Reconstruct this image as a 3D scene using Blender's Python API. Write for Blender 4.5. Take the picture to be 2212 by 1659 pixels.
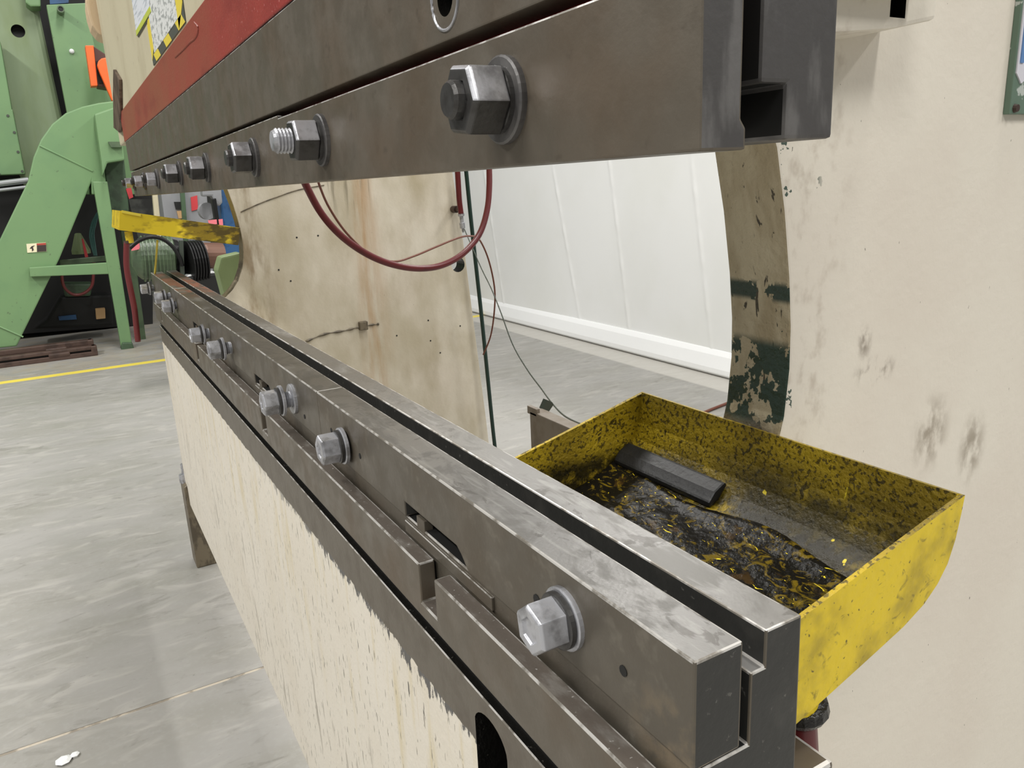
import bpy, bmesh, math, random
from mathutils import Matrix, Vector
random.seed(7)
for o in list(bpy.data.objects): bpy.data.objects.remove(o)
SC = bpy.context.scene
COL = SC.collection
# ---------------------------------------------------------------- camera
# machine frame: X = front to back, Y = along the bed away from the viewer, Z = up.
# U = metres per survey unit; the camera stands FZ units above the floor.
U = 0.27
FZ = 4.82
F, PX, PY = 1661.0, 1106.0, 829.5
R = ((0.86356698, -0.16621066, 0.47605262),
     (-0.50218113, -0.19838942, 0.84169814),
     (-0.0454554, -0.96592735, -0.25479041))
cam = bpy.data.cameras.new('camera')
cam.sensor_fit = 'HORIZONTAL'; cam.sensor_width = 36.0; cam.lens = F / 2212.0 * 36.0
cam.clip_start = 0.02; cam.clip_end = 200
co = bpy.data.objects.new('camera', cam); COL.objects.link(co)
co.matrix_world = Matrix(((R[0][0], -R[0][1], -R[0][2], 0), (R[1][0], -R[1][1], -R[1][2], 0),
                          (R[2][0], -R[2][1], -R[2][2], FZ * U), (0, 0, 0, 1)))
SC.camera = co
# ---------------------------------------------------------------- light
vs = SC.view_settings
vs.view_transform = 'Standard'; vs.look = 'None'; vs.gamma = 1.0; vs.use_curve_mapping = False
vs.exposure = 0.06
world = bpy.data.worlds.new('world'); SC.world = world
world.use_nodes = True
world.node_tree.nodes['Background'].inputs[0].default_value = (1.0, 0.985, 0.96, 1)
world.node_tree.nodes['Background'].inputs[1].default_value = 0.27
def strip_light(x, y, z, lx, ly, e, col=(1.0, 0.985, 0.95)):
    l = bpy.data.lights.new('ceiling_lamp', 'AREA'); l.shape = 'RECTANGLE'; l.size = lx; l.size_y = ly
    l.energy = e; l.color = col
    o = bpy.data.objects.new('ceiling_lamp', l); COL.objects.link(o); o.location = (x, y, z)
    return o
for lx in (-3.2, 1.0, 5.2):
    for ly in (-3.6, 0.8, 5.2):
        strip_light(lx, ly, 5.6, 0.5, 2.4, 215 if lx < -1 else 140)
# ---------------------------------------------------------------- helpers
def ray(px, py):
    v = (px - PX, py - PY, F)
    return [sum(R[i][k] * v[k] for k in range(3)) for i in range(3)]
def aX(px, py, X): d = ray(px, py); s = X / d[0]; return (X, d[1] * s, d[2] * s)
def aY(px, py, Y): d = ray(px, py); s = Y / d[1]; return (d[0] * s, Y, d[2] * s)
def aZ(px, py, Z): d = ray(px, py); s = Z / d[2]; return (d[0] * s, d[1] * s, Z)
def W(p): return Vector((p[0] * U, p[1] * U, (p[2] + FZ) * U))
def srgb(r, g, b):
    f = lambda c: (c / 255 / 12.92) if c / 255 <= .04045 else ((c / 255 + .055) / 1.055) ** 2.4
    return (f(r), f(g), f(b), 1)

# ---- materials.  All patterns are in survey units of the place itself.
def mat(name, col, rough=.5, metal=0.0, layers=(), bump=None, spec=.5, rn=None, coat=0, sub=None):
    m = bpy.data.materials.new(name); m.use_nodes = True
    nt = m.node_tree; N = nt.nodes; L = nt.links
    b = N['Principled BSDF']
    b.inputs['Metallic'].default_value = metal; b.inputs['Roughness'].default_value = rough
    b.inputs['Specular IOR Level'].default_value = spec
    if coat: b.inputs['Coat Weight'].default_value = coat; b.inputs['Coat Roughness'].default_value = .1
    g = N.new('ShaderNodeNewGeometry')
    vm = N.new('ShaderNodeVectorMath'); vm.operation = 'MULTIPLY_ADD'
    vm.inputs[1].default_value = (1 / U,) * 3; vm.inputs[2].default_value = (0, 0, -FZ)
    L.new(g.outputs['Position'], vm.inputs[0]); pos = vm.outputs[0]
    sep = N.new('ShaderNodeSeparateXYZ'); L.new(pos, sep.inputs[0])
    def math_(op, a, c, clamp=False):
        n = N.new('ShaderNodeMath'); n.operation = op; n.use_clamp = clamp
        for i, v in enumerate((a, c)):
            if v is None: continue
            if isinstance(v, (int, float)): n.inputs[i].default_value = v
            else: L.new(v, n.inputs[i])
        return n.outputs[0]
    def ramp(v, lo, hi, a=0.0, c=1.0):
        n = N.new('ShaderNodeMapRange'); n.interpolation_type = 'SMOOTHSTEP'
        n.inputs[1].default_value = lo; n.inputs[2].default_value = hi
        n.inputs[3].default_value = a; n.inputs[4].default_value = c
        L.new(v, n.inputs[0]); return n.outputs[0]
    def noise(sc, detail=4, dist=0, off=0, nrough=.55):
        mp = N.new('ShaderNodeMapping'); mp.inputs['Scale'].default_value = sc if not isinstance(sc, (int, float)) else (sc,) * 3
        mp.inputs['Location'].default_value = (off, off * 1.7, off * .6)
        L.new(pos, mp.inputs[0])
        n = N.new('ShaderNodeTexNoise'); n.inputs['Scale'].default_value = 1; n.inputs['Detail'].default_value = detail
        n.inputs['Distortion'].default_value = dist; n.inputs['Roughness'].default_value = nrough
        L.new(mp.outputs[0], n.inputs['Vector']); return n.outputs[0]
    base = N.new('ShaderNodeRGB'); base.outputs[0].default_value = col
    cur = base.outputs[0]; rcur = None; mcur = None
    for k, ly in enumerate(layers):
        f = None
        if 'noise' in ly:
            f = noise(ly['noise'], ly.get('detail', 4), ly.get('dist', 0), ly.get('off', k * 3.1), ly.get('nr', .55))
            # boundary pushed along an axis: f + (axis - at) * gain
            for (ax, at, gain) in ly.get('push', ()):
                f = math_('ADD', f, math_('MULTIPLY', math_('SUBTRACT', sep.outputs[ax], at), gain))
            f = ramp(f, ly['lo'], ly['hi'])
        for (ax, lo, hi, flo, fhi) in ly.get('win', ()):
            w = sep.outputs[ax]
            w = math_('MULTIPLY', ramp(w, lo - flo, lo + flo), ramp(w, hi - fhi, hi + fhi, 1, 0))
            f = w if f is None else math_('MULTIPLY', f, w)
        if 'blob' in ly:
            tot = None
            for (c, rad) in ly['blob']:
                d = N.new('ShaderNodeVectorMath'); d.operation = 'SUBTRACT'; L.new(pos, d.inputs[0]); d.inputs[1].default_value = c
                e = N.new('ShaderNodeVectorMath'); e.operation = 'DIVIDE'; L.new(d.outputs[0], e.inputs[0]); e.inputs[1].default_value = rad
                ln = N.new('ShaderNodeVectorMath'); ln.operation = 'LENGTH'; L.new(e.outputs[0], ln.inputs[0])
                r_ = ramp(ln.outputs['Value'], .2, 1.0, 1, 0)
                tot = r_ if tot is None else math_('MAXIMUM', tot, r_)
            f = tot if f is None else math_('MULTIPLY', f, tot)
        f = math_('MULTIPLY', f, ly.get('amt', 1.0), True)
        mx = N.new('ShaderNodeMix'); mx.data_type = 'RGBA'
        L.new(f, mx.inputs[0]); L.new(cur, mx.inputs[6]); mx.inputs[7].default_value = ly['col']
        cur = mx.outputs[2]
        for key, sock in (('rough', 'R'), ('metal', 'M')):
            if key in ly:
                mm = N.new('ShaderNodeMix'); L.new(f, mm.inputs[0])
                prev = rcur if sock == 'R' else mcur
                if prev is None: mm.inputs[2].default_value = rough if sock == 'R' else metal
                else: L.new(prev, mm.inputs[2])
                mm.inputs[3].default_value = ly[key]
                if sock == 'R': rcur = mm.outputs[0]
                else: mcur = mm.outputs[0]
    L.new(cur, b.inputs['Base Color'])
    if rn:
        r_ = ramp(noise(rn[0], 5, rn[3] if len(rn) > 3 else 0), .35, .65, rn[1], rn[2]); rcur = r_ if rcur is None else rcur
    if rcur is not None: L.new(rcur, b.inputs['Roughness'])
    if mcur is not None: L.new(mcur, b.inputs['Metallic'])
    if bump:
        bn = N.new('ShaderNodeBump'); bn.inputs['Strength'].default_value = bump[1]; bn.inputs['Distance'].default_value = bump[2] if len(bump) > 2 else .002
        L.new(noise(bump[0], 5, 0, 9.3), bn.inputs['Height']); L.new(bn.outputs[0], b.inputs['Normal'])
    return m

S = srgb
M = {}
M['steel'] = mat('oily_steel', S(104, 97, 86), .42, .35, [
    dict(noise=2.2, lo=.4, hi=.7, col=S(100, 86, 70), amt=.7),
    dict(noise=(9, 4, 9), lo=.52, hi=.78, col=S(124, 118, 108), amt=.35),
    dict(noise=(24, 10, 16), lo=.62, hi=.74, col=S(74, 66, 56), amt=.4)], bump=(60, .12), rn=(8, .36, .52))
M['steel_die'] = mat('die_side_steel', S(96, 90, 80), .42, .35, [
    dict(noise=2.6, lo=.4, hi=.7, col=S(92, 82, 68), amt=.7),
    dict(noise=14, lo=.55, hi=.75, col=S(130, 124, 112), amt=.4),
    dict(noise=9, lo=.45, hi=.6, col=S(138, 122, 98), amt=.55, blob=[((.955, 1.05, -1.2), (.2, .22, .2))]),
    dict(noise=(4, 3, 4), lo=.4, hi=.6, col=S(92, 96, 72), amt=.7, win=[(1, 8.9, 12, .3, .3)])], bump=(60, .12), rn=(8, .36, .52))
M['bare'] = mat('bare_scuffed_steel', S(150, 148, 145), .38, .45, [
    dict(noise=(5, 3.2, 3), dist=2.2, lo=.44, hi=.60, col=S(122, 120, 116), amt=.75, rough=.5),
    dict(noise=(22, 3, 3), dist=1.6, lo=.52, hi=.7, col=S(182, 180, 176), amt=.45),
    dict(noise=(9, 6, 6), dist=1.5, lo=.6, hi=.64, col=S(104, 101, 97), amt=.6),
    dict(noise=(3, 1.2, 3), lo=.22, hi=.5, col=S(84, 80, 73), amt=.95, win=[(1, 3.0, 14, 1.1, .1)]),
    dict(noise=(6, 3, 3), lo=.35, hi=.55, col=S(128, 80, 64), amt=.85, win=[(1, 8.2, 10.9, .4, .1)], metal=.1)], bump=(80, .15))
M['edge'] = mat('worn_edge_highlight', S(206, 203, 198), .35, .35, [dict(noise=12, lo=.45, hi=.6, col=S(118, 112, 102), amt=.9)])  # worn edges plus their highlight, both painted as lighter steel
M['ledge_top'] = mat('ledge_steel', S(112, 104, 96), .38, .4, [
    dict(noise=(20, 8, 20), lo=.5, hi=.7, col=S(160, 156, 150), amt=.5), dict(noise=60, lo=.66, hi=.72, col=S(220, 218, 214), amt=.7)], bump=(50, .2))
M['black_end'] = mat('blackened_steel_end', S(50, 50, 48), .42, .2, [
    dict(noise=6, lo=.5, hi=.75, col=S(78, 76, 72), amt=.6), dict(noise=40, lo=.66, hi=.72, col=S(120, 118, 112), amt=.5)], bump=(30, .2))
M['ram_end'] = mat('ram_end_steel', S(80, 78, 77), .46, .25, [
    dict(noise=(14, 6, 4), lo=.5, hi=.68, col=S(122, 120, 118), amt=.6), dict(noise=5, lo=.5, hi=.7, col=S(58, 57, 58), amt=.7)], bump=(30, .2))
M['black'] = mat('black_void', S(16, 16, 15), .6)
M['oilblack'] = mat('oily_black', S(20, 19, 17), .25, 0, [dict(noise=40, lo=.66, hi=.72, col=S(110, 108, 102), amt=.4)], bump=(30, .5, .004))
M['nut'] = mat('zinc_nut', S(186, 187, 192), .36, .55, [dict(noise=14, lo=.45, hi=.65, col=S(118, 117, 118), amt=.7)], rn=(16, .26, .46), bump=(50, .12))
M['nut_dark'] = mat('dark_nut', S(84, 83, 82), .36, .6, [dict(noise=14, lo=.45, hi=.65, col=S(60, 58, 56), amt=.7)], bump=(50, .12))
CRM = S(226, 219, 205)
M['frame'] = mat('cream_frame_paint', CRM, .5, 0, [
    dict(noise=1.3, lo=.4, hi=.7, col=S(219, 209, 195), amt=.6),
    dict(noise=(14, 14, 9), lo=.36, hi=.62, col=S(128, 114, 94), amt=.7, blob=[((2.83, 1.68, -1.03), (.15, .4, .2)), ((3.13, 1.68, -1.16), (.12, .4, .2))]),
    dict(noise=(22, 22, 14), lo=.46, hi=.66, col=S(120, 106, 92), amt=.7, blob=[((2.45, 1.68, -.72), (.16, .4, .07)), ((2.38, 1.68, -.6), (.05, .4, .09))]),
    dict(noise=(16, 16, 12), lo=.5, hi=.75, col=S(160, 144, 126), amt=.45, win=[(0, 1.9, 2.2, .02, .12), (1, 1.0, 1.75, .1, .05)]),
    dict(noise=(12, 12, 11), lo=.655, hi=.665, col=S(70, 86, 76), amt=1, detail=5, win=[(0, 1.85, 2.1, .02, .03), (1, 1, 1.75, .1, .05), (2, -1.2, .3, .1, .1)]),
    dict(noise=(60, 60, 18), lo=.735, hi=.75, col=S(66, 60, 54), amt=.9),
    dict(noise=(1.2, 1, .7), lo=.2, hi=.8, col=S(170, 159, 131), amt=.95, win=[(1, 9, 11, .2, .1)]),  # shade on the far frame, put into the paint as darker tan
    dict(noise=(2.6, 1, 1.1), lo=.48, hi=.78, col=S(158, 144, 112), amt=.4, win=[(1, 9, 11, .2, .1)]),
    dict(noise=(5, 1, .6), lo=.36, hi=.66, col=S(166, 120, 60), amt=.8, win=[(1, 9, 10.7, .2, .1), (0, 3.5, 3.75, .14, .25)]),
    dict(noise=(6, 1, 1.6), lo=.42, hi=.7, col=S(118, 94, 56), amt=.75, win=[(1, 9, 10.7, .2, .1), (0, 1.9, 2.3, .05, .2)]),
    dict(noise=(9, 1, .8), lo=.5, hi=.64, col=S(112, 104, 84), amt=.7, win=[(1, 9, 10.7, .2, .1), (0, 3.15, 3.8, .1, .1), (2, -.2, .2, .35, .1)]),
    ], bump=(26, .22, .003))
M['throat'] = mat('chipped_throat_edge', S(206, 194, 164), .55, 0, [
    dict(noise=(6, 8, 3), lo=.42, hi=.66, col=S(176, 160, 128), amt=.8),
    dict(noise=(30, 30, 8), dist=1.5, lo=.63, hi=.68, col=S(44, 38, 30), amt=.9),
    dict(noise=(5, 5, 4.5), lo=.585, hi=.60, col=S(56, 74, 60), amt=1, detail=5, nr=.65, rough=.35, win=[(2, -1.3, .35, .1, .1), (1, 0, 4, .1, .1)], push=[(2, -.55, -.12)]),
    dict(noise=(6, 6, 5), lo=.46, hi=.475, col=S(56, 76, 64), amt=1, detail=5, nr=.65, rough=.35, win=[(2, -.86, -.56, .03, .02), (1, 0, 4, .1, .1)]),
    dict(noise=(8, 8, 6), lo=.45, hi=.46, col=S(52, 70, 58), amt=1, detail=5, nr=.65, rough=.35, win=[(2, -.42, -.36, .012, .012), (1, 0, 4, .1, .1)]),
    dict(noise=(4, 5, 4), lo=.35, hi=.6, col=S(96, 84, 74), amt=.85, win=[(2, -1.6, -.84, .1, .04)])], bump=(26, .6, .005))
M['bed'] = mat('bed_plate', CRM, .5, 0, [
    dict(noise=(1, 1.1, 1), lo=.4, hi=.7, col=S(218, 209, 192), amt=.6),
    dict(noise=(1, 9, 1.1), lo=.5, hi=.72, col=S(208, 192, 148), amt=.6, win=[(2, -2.6, -1.5, .45, .05)]),
    dict(noise=(1, 16, .9), lo=.63, hi=.72, col=S(176, 138, 84), amt=.8, win=[(2, -3.0, -1.5, .4, .05), (1, .5, 3, .1, .5)]),
    dict(noise=(30, 60, 9), lo=.645, hi=.665, col=S(110, 104, 94), amt=.9, detail=3),
    dict(noise=(30, 34, 6), lo=.70, hi=.715, col=S(64, 60, 56), amt=.9, detail=3, off=40),
    dict(noise=(10, 14, 2.2), lo=.60, hi=.68, col=S(150, 142, 128), amt=.6, win=[(2, -4.2, -2.6, .1, .4)]),
    dict(noise=(10, 15, 5), lo=.585, hi=.605, col=S(84, 82, 80), amt=1, detail=6, nr=.72, push=[(2, -1.80, 2.4)], win=[(1, .8, 4.6, .1, 1.2)], rough=.35),
    dict(noise=(6, 10, 4), lo=.49, hi=.51, col=S(108, 101, 90), amt=1, push=[(2, -1.745, 18)], rough=.42, metal=.35),
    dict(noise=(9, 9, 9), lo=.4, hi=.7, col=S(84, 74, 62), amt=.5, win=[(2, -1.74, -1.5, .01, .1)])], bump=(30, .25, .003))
M['cream_old'] = mat('aged_cream_paint', S(196, 188, 160), .5, 0, [
    dict(noise=(2, 1.2, .8), lo=.45, hi=.7, col=S(176, 166, 138), amt=.6), dict(noise=(20, 14, 8), lo=.68, hi=.74, col=S(116, 98, 70), amt=.7)], bump=(20, .25, .003))
M['cream_tan'] = mat('tan_cast_cover', S(208, 184, 150), .5, 0, [dict(noise=8, lo=.55, hi=.7, col=S(168, 136, 96), amt=.5)], bump=(20, .2))
M['red'] = mat('red_ram_paint', S(158, 48, 48), .34, 0, [
    dict(noise=(3, .9, 1), lo=.2, hi=.6, col=S(146, 78, 58), amt=.9, win=[(1, 4.5, 14, 2.5, .1)]),
    dict(noise=(3, 1.2, 3), lo=.5, hi=.7, col=S(128, 40, 40), amt=.6),
    dict(noise=60, lo=.64, hi=.70, col=S(212, 140, 136), amt=.7, win=[(1, .5, 4.8, .1, .5)])], bump=(60, .35, .003))
M['yellow'] = mat('yellow_tray_paint', S(222, 194, 32), .42, 0, [
    dict(noise=(5, 6, 4), lo=.5, hi=.75, col=S(160, 136, 30), amt=.7),
    dict(noise=(60, 60, 45), lo=.64, hi=.68, col=S(60, 52, 18), amt=.85, detail=4),
    dict(noise=(12, 12, 16), dist=2, lo=.60, hi=.70, col=S(96, 84, 26), amt=.65),
    dict(noise=(5, 5, 5), lo=.48, hi=.66, col=S(136, 118, 34), amt=.6, off=21)], bump=(24, .3, .003))
M['yellow_far'] = mat('grimy_far_tray_paint', S(216, 190, 36), .45, 0, [
    dict(noise=(3, 2, 6), lo=.46, hi=.6, col=S(126, 104, 24), amt=.85, push=[(0, 1.15, .22)]),
    dict(noise=(6, 6, 14), lo=.52, hi=.64, col=S(52, 42, 16), amt=.8, push=[(0, 1.35, .25)])], bump=(20, .2))
M['yellow_in'] = mat('grimy_tray_inside', S(178, 152, 28), .4, 0, [
    dict(noise=(3, 3, 3), lo=.36, hi=.62, col=S(128, 108, 26), amt=.8),
    dict(noise=(70, 70, 70), lo=.53, hi=.60, col=S(52, 44, 16), amt=.8, detail=5),
    dict(noise=(26, 26, 22), dist=1, lo=.62, hi=.66, col=S(40, 34, 16), amt=.85, detail=5),
    dict(noise=(5, 4, 4), lo=.25, hi=.55, col=S(48, 43, 20), amt=.92, blob=[((1.88, 1.45, -1.05), (.3, .8, .20)), ((1.9, 2.0, -1.1), (.2, .5, .12))]),
    dict(noise=(14, 14, 12), lo=.28, hi=.52, col=S(26, 23, 12), amt=.95, rough=.2, win=[(2, -1.3, -1.07, .1, .04)]),
    dict(noise=(26, 22, 4), lo=.70, hi=.73, col=S(226, 204, 50), amt=.9),
    ], bump=(60, .7, .003))
M['sludge'] = mat('oil_sludge', S(15, 13, 8), .24, 0, [
    dict(noise=(26, 14, 16), dist=1.6, lo=.52, hi=.64, col=S(104, 86, 18), amt=.8, rough=.22, detail=7, nr=.65),
    dict(noise=(34, 14, 16), dist=2.0, lo=.665, hi=.69, col=S(220, 196, 40), amt=1, rough=.4, detail=5),
    dict(noise=(60, 60, 60), lo=.5, hi=.56, col=S(132, 112, 28), amt=.75, blob=[((1.4, 1.15, -1.25), (.40, .34, .2))]),
    dict(noise=(8, 6, 7), lo=.62, hi=.68, col=S(70, 50, 18), amt=.5)], bump=(40, .4, .002), spec=.1)
M['floor'] = mat('concrete_floor', S(150, 148, 144), .5, 0, [
    dict(noise=(.5, .9, 1), lo=.38, hi=.66, col=S(141, 139, 132), amt=.8),
    dict(noise=(1.3, 3.2, 1), dist=1.2, lo=.5, hi=.72, col=S(172, 169, 163), amt=.6),
    dict(noise=(2.2, 5, 1), dist=1.2, lo=.58, hi=.72, col=S(116, 114, 107), amt=.45, off=12),
    dict(noise=(10, 26, 1), lo=.70, hi=.73, col=S(92, 88, 82), amt=.5, off=5),
    dict(noise=(20, 20, 1), lo=.45, hi=.75, col=S(154, 153, 149), amt=.5),
    dict(noise=(2, 2, 1), lo=.4, hi=.6, col=S(156, 148, 132), amt=.6, win=[(1, 25.5, 40, .3, .3)]),
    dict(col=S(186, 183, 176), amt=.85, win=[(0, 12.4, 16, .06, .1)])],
    rn=((1.2, 3, 1), .42, .62, 1), bump=(8, .05))
M['joint'] = mat('joint_filler', S(186, 176, 160), .7, 0, [dict(noise=5, lo=.45, hi=.6, col=S(120, 112, 100), amt=.8)])
M['lineyellow'] = mat('yellow_floor_paint', S(226, 206, 84), .5, 0, [dict(noise=(3, 8, 1), lo=.58, hi=.7, col=S(190, 178, 110), amt=.7)])
M['curtain'] = mat('white_vinyl_curtain', S(229, 230, 229), .45, 0, [dict(noise=.35, lo=.4, hi=.7, col=S(222, 223, 219), amt=.6)], bump=(1.2, .12, .01))
M['hem'] = mat('white_hem', S(234, 235, 235), .4, 0, bump=((3, 9, 3), .3, .006))
G1 = S(114, 147, 102)
M['green'] = mat('machine_green', G1, .45, 0, [dict(noise=.9, lo=.4, hi=.7, col=S(104, 138, 98), amt=.6), dict(noise=9, lo=.68, hi=.73, col=S(80, 92, 70), amt=.6)])
M['green_pale'] = mat('pale_machine_green', S(136, 152, 120), .5, 0, [
    dict(noise=(1.4, 1, .4), lo=.4, hi=.65, col=S(126, 142, 100), amt=.8), 
    dict(noise=(6, 1, .3), lo=.3, hi=.6, col=S(112, 106, 60), amt=.8, win=[(0, -2.75, -2.35, .1, .14), (2, 2.0, 7.2, 1.2, .3)])])
M['green_dark'] = mat('dark_green_paint', S(70, 92, 68), .45, 0, [dict(noise=3, lo=.45, hi=.65, col=S(48, 60, 46), amt=.7)])
M['green_mid'] = mat('mid_green_paint', S(82, 100, 74), .42, 0, [dict(noise=3, lo=.45, hi=.65, col=S(66, 82, 62), amt=.7)])
M['green_guard'] = mat('guard_green_paint', S(124, 140, 98), .5, 0, [dict(noise=1.5, lo=.45, hi=.65, col=S(116, 132, 90), amt=.7)])
M['dkgreen_hose'] = mat('dark_green_hose', S(16, 44, 36), .35)
M['orange'] = mat('orange_switch', S(240, 104, 40), .45, 0, [dict(noise=3, lo=.5, hi=.7, col=S(226, 94, 36), amt=.5)])
M['brown'] = mat('brown_plastic', S(84, 52, 44), .5)
M['hose_red'] = mat('red_hose', S(98, 24, 28), .35, 0, [dict(noise=5, lo=.5, hi=.7, col=S(76, 20, 24), amt=.7)])
M['hose_maroon'] = mat('maroon_hose', S(112, 46, 46), .35)
M['tube_brown'] = mat('brown_tube', S(110, 56, 36), .4)
M['wire'] = mat('grey_green_wire', S(62, 70, 62), .4)
M['hook'] = mat('rusty_strap', S(110, 92, 78), .5, .3, [dict(noise=(8, 8, 3), lo=.45, hi=.6, col=S(66, 46, 36), amt=.8)])
M['rust'] = mat('brown_rusty_steel', S(84, 66, 58), .5, .2, [dict(noise=3, lo=.45, hi=.65, col=S(58, 44, 38), amt=.8)], bump=(14, .3))
M['plate'] = mat('grey_plate_steel', S(140, 132, 122), .5, .2, [dict(noise=(6, 6, 4), lo=.45, hi=.65, col=S(116, 104, 90), amt=.7)])
M['foot'] = mat('dirty_foot_paint', S(112, 102, 84), .5, .1, [dict(noise=(12, 12, 6), lo=.45, hi=.6, col=S(74, 66, 54), amt=.8)], bump=(20, .4))
M['white'] = mat('white_paint', S(226, 228, 228), .5)
M['paper'] = mat('printed_notice', S(222, 224, 222), .45, 0, [dict(noise=(1, 9, 26), lo=.5, hi=.6, col=S(150, 154, 152), amt=.85, detail=6), dict(noise=(1, 4, 30), lo=.6, hi=.66, col=S(120, 124, 122), amt=.6)])
M['paper2'] = mat('lined_notice', S(220, 224, 230), .45, 0, [dict(noise=(1, 2.2, 34), lo=.5, hi=.6, col=S(170, 178, 186), amt=.8, detail=4)])
M['lime'] = mat('lime_band', S(186, 198, 76), .5)
M['hz_y'] = mat('hazard_yellow', S(226, 206, 72), .45)
M['hz_k'] = mat('hazard_grey', S(74, 78, 70), .5)
M['blue'] = mat('machine_blue', S(42, 84, 128), .45, 0, [dict(noise=4, lo=.5, hi=.7, col=S(28, 56, 92), amt=.8)])
M['labelblue'] = mat('label_blue', S(92, 132, 184), .45)
M['labelwhite'] = mat('label_white', S(214, 212, 220), .45)
M['chipgreen'] = mat('scraped_green_plate', S(96, 118, 102), .45, 0, [dict(noise=(12, 12, 10), lo=.60, hi=.63, col=S(190, 196, 190), amt=.9)])
M['grey'] = mat('cabinet_grey', S(138, 139, 142), .5, 0, [dict(noise=2, lo=.5, hi=.7, col=S(120, 120, 122), amt=.5)])
M['tagred'] = mat('red_tag', S(196, 62, 66), .5)
M['tagpink'] = mat('pink_tag', S(232, 122, 132), .5)
M['wood'] = mat('pale_wood', S(196, 158, 112), .6)
M['rubber'] = mat('black_rubber', S(20, 20, 20), .4, 0, bump=(40, .3), spec=.3)
M['darkwall'] = mat('dim_back_wall', S(96, 98, 92), .7, 0, [dict(noise=.8, lo=.45, hi=.65, col=S(46, 46, 44), amt=.9)])
M['silver'] = mat('galvanised_pipe', S(176, 178, 180), .35, .6)
M['teal'] = mat('teal_cable', S(70, 112, 108), .45)
M['copper'] = mat('rusty_drum', S(110, 80, 66), .45, .3)
M['lbl_red'] = mat('warning_red', S(170, 70, 58), .5)
M['lbl_cream'] = mat('warning_cream', S(232, 224, 190), .5)
M['lbl_dark'] = mat('warning_dark', S(58, 46, 44), .5)

# ---- geometry in survey units
def box(x0, x1, y0, y1, z0, z1):
    v = [(x, y, z) for x in (x0, x1) for y in (y0, y1) for z in (z0, z1)]
    return v, [(0, 1, 3, 2), (4, 6, 7, 5), (0, 4, 5, 1), (2, 3, 7, 6), (0, 2, 6, 4), (1, 5, 7, 3)]
def prism(poly, ax, a, b):
    def mk(p, t):
        return {'X': (t, p[0], p[1]), 'Y': (p[0], t, p[1]), 'Z': (p[0], p[1], t)}[ax]
    n = len(poly)
    v = [mk(p, a) for p in poly] + [mk(p, b) for p in poly]
    f = [tuple(range(n)), tuple(range(2 * n - 1, n - 1, -1))] + [(i, n + i, n + (i + 1) % n, (i + 1) % n) for i in range(n)]
    return v, f
def pxprism(pxs, Y, dy):      # outline at its own distance Y, with real depth dy
    return prism([(lambda q: (q[0], q[2]))(aY(x, y, Y)) for x, y in pxs], 'Y', Y, Y + dy)
def smooth_path(pts, k=6):
    P = [Vector(p) for p in pts]; out = []
    for i in range(len(P) - 1):
        p0 = P[max(i - 1, 0)]; p1 = P[i]; p2 = P[i + 1]; p3 = P[min(i + 2, len(P) - 1)]
        for j in range(k):
            t = j / k
            out.append(.5 * ((2 * p1) + (p2 - p0) * t + (2 * p0 - 5 * p1 + 4 * p2 - p3) * t * t + (3 * p1 - p0 - 3 * p2 + p3) * t ** 3))
    out.append(P[-1]); return out
def tube(pts, r, n=10, k=6):
    P = smooth_path(pts, k) if k else [Vector(p) for p in pts]
    v = []; f = []
    up = Vector((.13, .21, .97)); 
    for i, p in enumerate(P):
        t = (P[min(i + 1, len(P) - 1)] - P[max(i - 1, 0)]).normalized()
        a = t.cross(up)
        if a.length < 1e-3: a = t.cross(Vector((1, 0, 0)))
        a.normalize(); b = t.cross(a).normalized()
        rr = r(i / (len(P) - 1)) if callable(r) else r
        for j in range(n):
            an = 2 * math.pi * j / n; v.append(tuple(p + a * math.cos(an) * rr + b * math.sin(an) * rr))
    m = len(P)
    for i in range(m - 1):
        for j in range(n): f.append((i * n + j, i * n + (j + 1) % n, (i + 1) * n + (j + 1) % n, (i + 1) * n + j))
    f.append(tuple(range(n - 1, -1, -1))); f.append(tuple(range((m - 1) * n, m * n)))
    return v, f
def lathe(prof, n=24, c=(0, 0, 0), d=(-1, 0, 0), rot=0.0):   # prof: (distance along d, radius)
    d = Vector(d).normalized(); a = d.cross(Vector((0, 0, 1)))
    if a.length < 1e-3: a = Vector((1, 0, 0))
    a.normalize(); b = d.cross(a); c = Vector(c)
    v = []; f = []
    for (t, r) in prof:
        for j in range(n):
            an = 2 * math.pi * j / n + rot
            v.append(tuple(c + d * t + a * math.cos(an) * r + b * math.sin(an) * r))
    m = len(prof)
    for i in range(m - 1):
        for j in range(n): f.append((i * n + j, i * n + (j + 1) % n, (i + 1) * n + (j + 1) % n, (i + 1) * n + j))
    f.append(tuple(range(n - 1, -1, -1))); f.append(tuple(range((m - 1) * n, m * n)))
    return v, f
def join(*vf):
    V = []; Fs = []
    for v, f in vf:
        o = len(V); V += list(v); Fs += [tuple(i + o for i in q) for q in f]
    return V, Fs
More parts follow.
